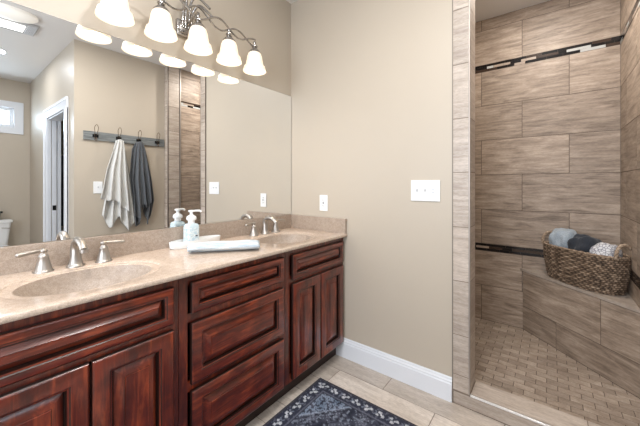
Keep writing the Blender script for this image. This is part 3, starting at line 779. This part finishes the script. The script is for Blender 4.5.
for s_ in (-1, 1):
    bm = NB(); wl = bm.verts.layers.float.new('wv')
    for ph in (0, PI):
        pts = []
        for k in range(61):
            a = PI*(-.12+1.24*k/60); c = Vector((s_*.258, math.cos(a)*.058, HB+.016+math.sin(a)*.064))
            tw = k*.55+ph; pts.append(c+Vector((math.cos(tw)*.0045, math.cos(a)*math.sin(tw)*.0045, math.sin(a)*math.sin(tw)*.0045)))
        tube(bm, pts, .0065, 8)
    for v_ in bm.verts: v_[wl] = random.gauss(.72, .15)
    obj('loop_handle', bm, M_seag, t, 'all')
# contents
Rb = Matrix.Rotation(PI/4, 4, 'Z')
def inb(x_, y_, z_):
    p = Rb @ Vector((x_, y_, 0)); return (BX+p.x, BY+p.y, BZ+z_)
M_lb = cloth('light_blue_grey_cloth', (.33,.38,.43), 150, .2); M_dk = cloth('dark_navy_cloth', (.022,.027,.038), 150, .2)
def cloth_lump(name, label, loc, rot, L, ry, rz, mat, seed):
    t = thing(name, label, 'towel', loc, rot, 'towels in the basket')
    bm = NB(); n_ = 40; mm = 36; rings = []
    for i in range(n_+1):
        u = i/n_; e = (1-abs(2*u-1)**5)**.4 if 0 < i < n_ else .35; ring = []
        for k in range(mm):
            a = 2*PI*k/mm; d = 1+.16*noise.noise(Vector((u*5+seed, math.cos(a)*1.6, math.sin(a)*1.6)))+.07*math.sin(a*5+u*6+seed)
            ring.append(bm.verts.new((-L/2+L*u, math.cos(a)*ry*e*d, rz+math.sin(a)*rz*e*d)))
        rings.append(ring)
    for a, b in zip(rings, rings[1:]):
        for k in range(mm): bm.faces.new((a[k], a[(k+1) % mm], b[(k+1) % mm], b[k]))
    bm.faces.new(rings[0][::-1]); bm.faces.new(rings[-1])
    obj('cloth_body', bm, mat, t, 'all'); return t
cloth_lump('folded_towel', 'light blue-grey towel at the back left of the basket', inb(.135, .0, .165), PI/4+.15, .155, .085, .098, M_lb, 1)
cloth_lump('folded_towel', 'dark navy towel in the middle of the basket', inb(-.01, -.01, .160), PI/4-.05, .165, .082, .088, M_dk, 7)
m = MT('white_patterned_cloth', .9); v = m.coord('Object', (1,1,1)); vo = m.n('ShaderNodeTexVoronoi', feature='DISTANCE_TO_EDGE'); vo.inputs['Scale'].default_value = 55; m.l(v, vo.inputs['Vector'])
m.base(m.ramp(vo.outputs['Distance'], [(.04,(.22,.22,.26)),(.12,(.66,.66,.68))]))
cloth_lump('folded_towel', 'white towel with grey line pattern at the right of the basket', inb(-.155, .0, .155), PI/4+.1, .125, .078, .078, m.m, 13)
# ================================================================= RUG
RX1, RY1, RX0, RY0 = -.289, -.516, -2.00, -1.60
t = thing('area_rug', 'dark navy and grey oriental rug with floral border on the tile floor', 'rug', (0, 0, .001))
bm = NB(); step = .005
nx = int((RX1-RX0)/step); ny = int((RY1-RY0)/step)
cl = bm.verts.layers.float_color.new('pat')
NAVY = Vector((.020,.024,.045)); DARK = Vector((.040,.036,.046)); LITE = Vector((.27,.31,.39)); WHT = Vector((.50,.52,.56)); MID = Vector((.09,.095,.13)); BL = Vector((.17,.22,.30))
def flower(s_, d, per, c0):
    k = round(s_/per); s1 = s_-k*per; best = 0
    for (a, b, r) in ((-.016,-.006,.009),(.006,.012,.010),(.014,-.010,.008),(-.004,.000,.005)):
        if (k % 2): b = -b
        if math.hypot(s1-a, d-c0-b) < r: best = 1
    if best: return 1
    if abs(math.hypot(s1-per/2, d-c0)-.012) < .0035: return .45
    return 0
def pattern(x_, y_):
    dx = min(RX1-x_, x_-RX0); dy = min(RY1-y_, y_-RY0); d = min(dx, dy)
    s_ = (x_-RX0 if dy < dx else y_-RY0)
    n1 = noise.noise(Vector((x_*60, y_*60, 0))); n2 = noise.noise(Vector((x_*14, y_*14, 3))); n3 = noise.noise(Vector((x_*130, y_*130, 5)))
    if d < .016: c = DARK*1.1
    elif d < .088:
        c = NAVY.copy(); f = flower(s_, d, .072, .052)
        if f == 1: c = WHT.copy()
        elif f: c = MID.lerp(LITE, .4)
        elif n1 > .25: c = MID.copy()
    elif d < .096: c = MID*1.1
    elif d < .104: c = NAVY*.8
    else:
        q = (dx-.1)/.215+(dy-.1)/.185
        if q < 1:
            c = BL.lerp(LITE, .35+n2)
            if n1 > .12: c = NAVY.lerp(MID, .4+n2)
            if n3 > .3: c = NAVY*1.4
        elif q < 1.035: c = LITE*1.1
        else:
            c = NAVY.lerp(MID, .45+n2*1.2)
            if (math.sin(x_*260)*math.sin(y_*260) > .6) and n2 > -.15: c = LITE*.75
            if abs(((q*2.2) % 1)-.5) < .05: c = NAVY*.7
            if n1 > .30: c = LITE*.6
            elif n1 < -.3: c = NAVY*.6
    return c*(1+.55*n3+.15*n2)
g = []
for j in range(ny+1):
    row = []
    for i in range(nx+1):
        x_ = RX1-(RX1-RX0)*i/nx; y_ = RY1-(RY1-RY0)*j/ny
        v_ = bm.verts.new((x_, y_, .0065 if 0 < i < nx and 0 < j < ny else .001)); c = pattern(x_, y_); v_[cl] = (max(0,c.x), max(0,c.y), max(0,c.z), 1); row.append(v_)
    g.append(row)
for j in range(ny):
    for i in range(nx): bm.faces.new((g[j][i], g[j][i+1], g[j+1][i+1], g[j+1][i]))
bm.faces.new([g[0][i] for i in range(nx+1)]+[g[j][nx] for j in range(1, ny+1)]+[g[ny][i] for i in range(nx-1, -1, -1)]+[g[j][0] for j in range(ny-1, 0, -1)])
m = MT('woven_rug_pile', .95); at = m.n('ShaderNodeAttribute', attribute_name='pat'); n = m.noise(m.coord('Object'), 350, 2)
m.base(m.mix(at.outputs['Color'], m.ramp(n, [(.3,(.75,.75,.75)),(.7,(1.2,1.2,1.2))]), 1., 'MULTIPLY')); m.bump(n, .4)
obj('rug_pile', bm, m.m, t)
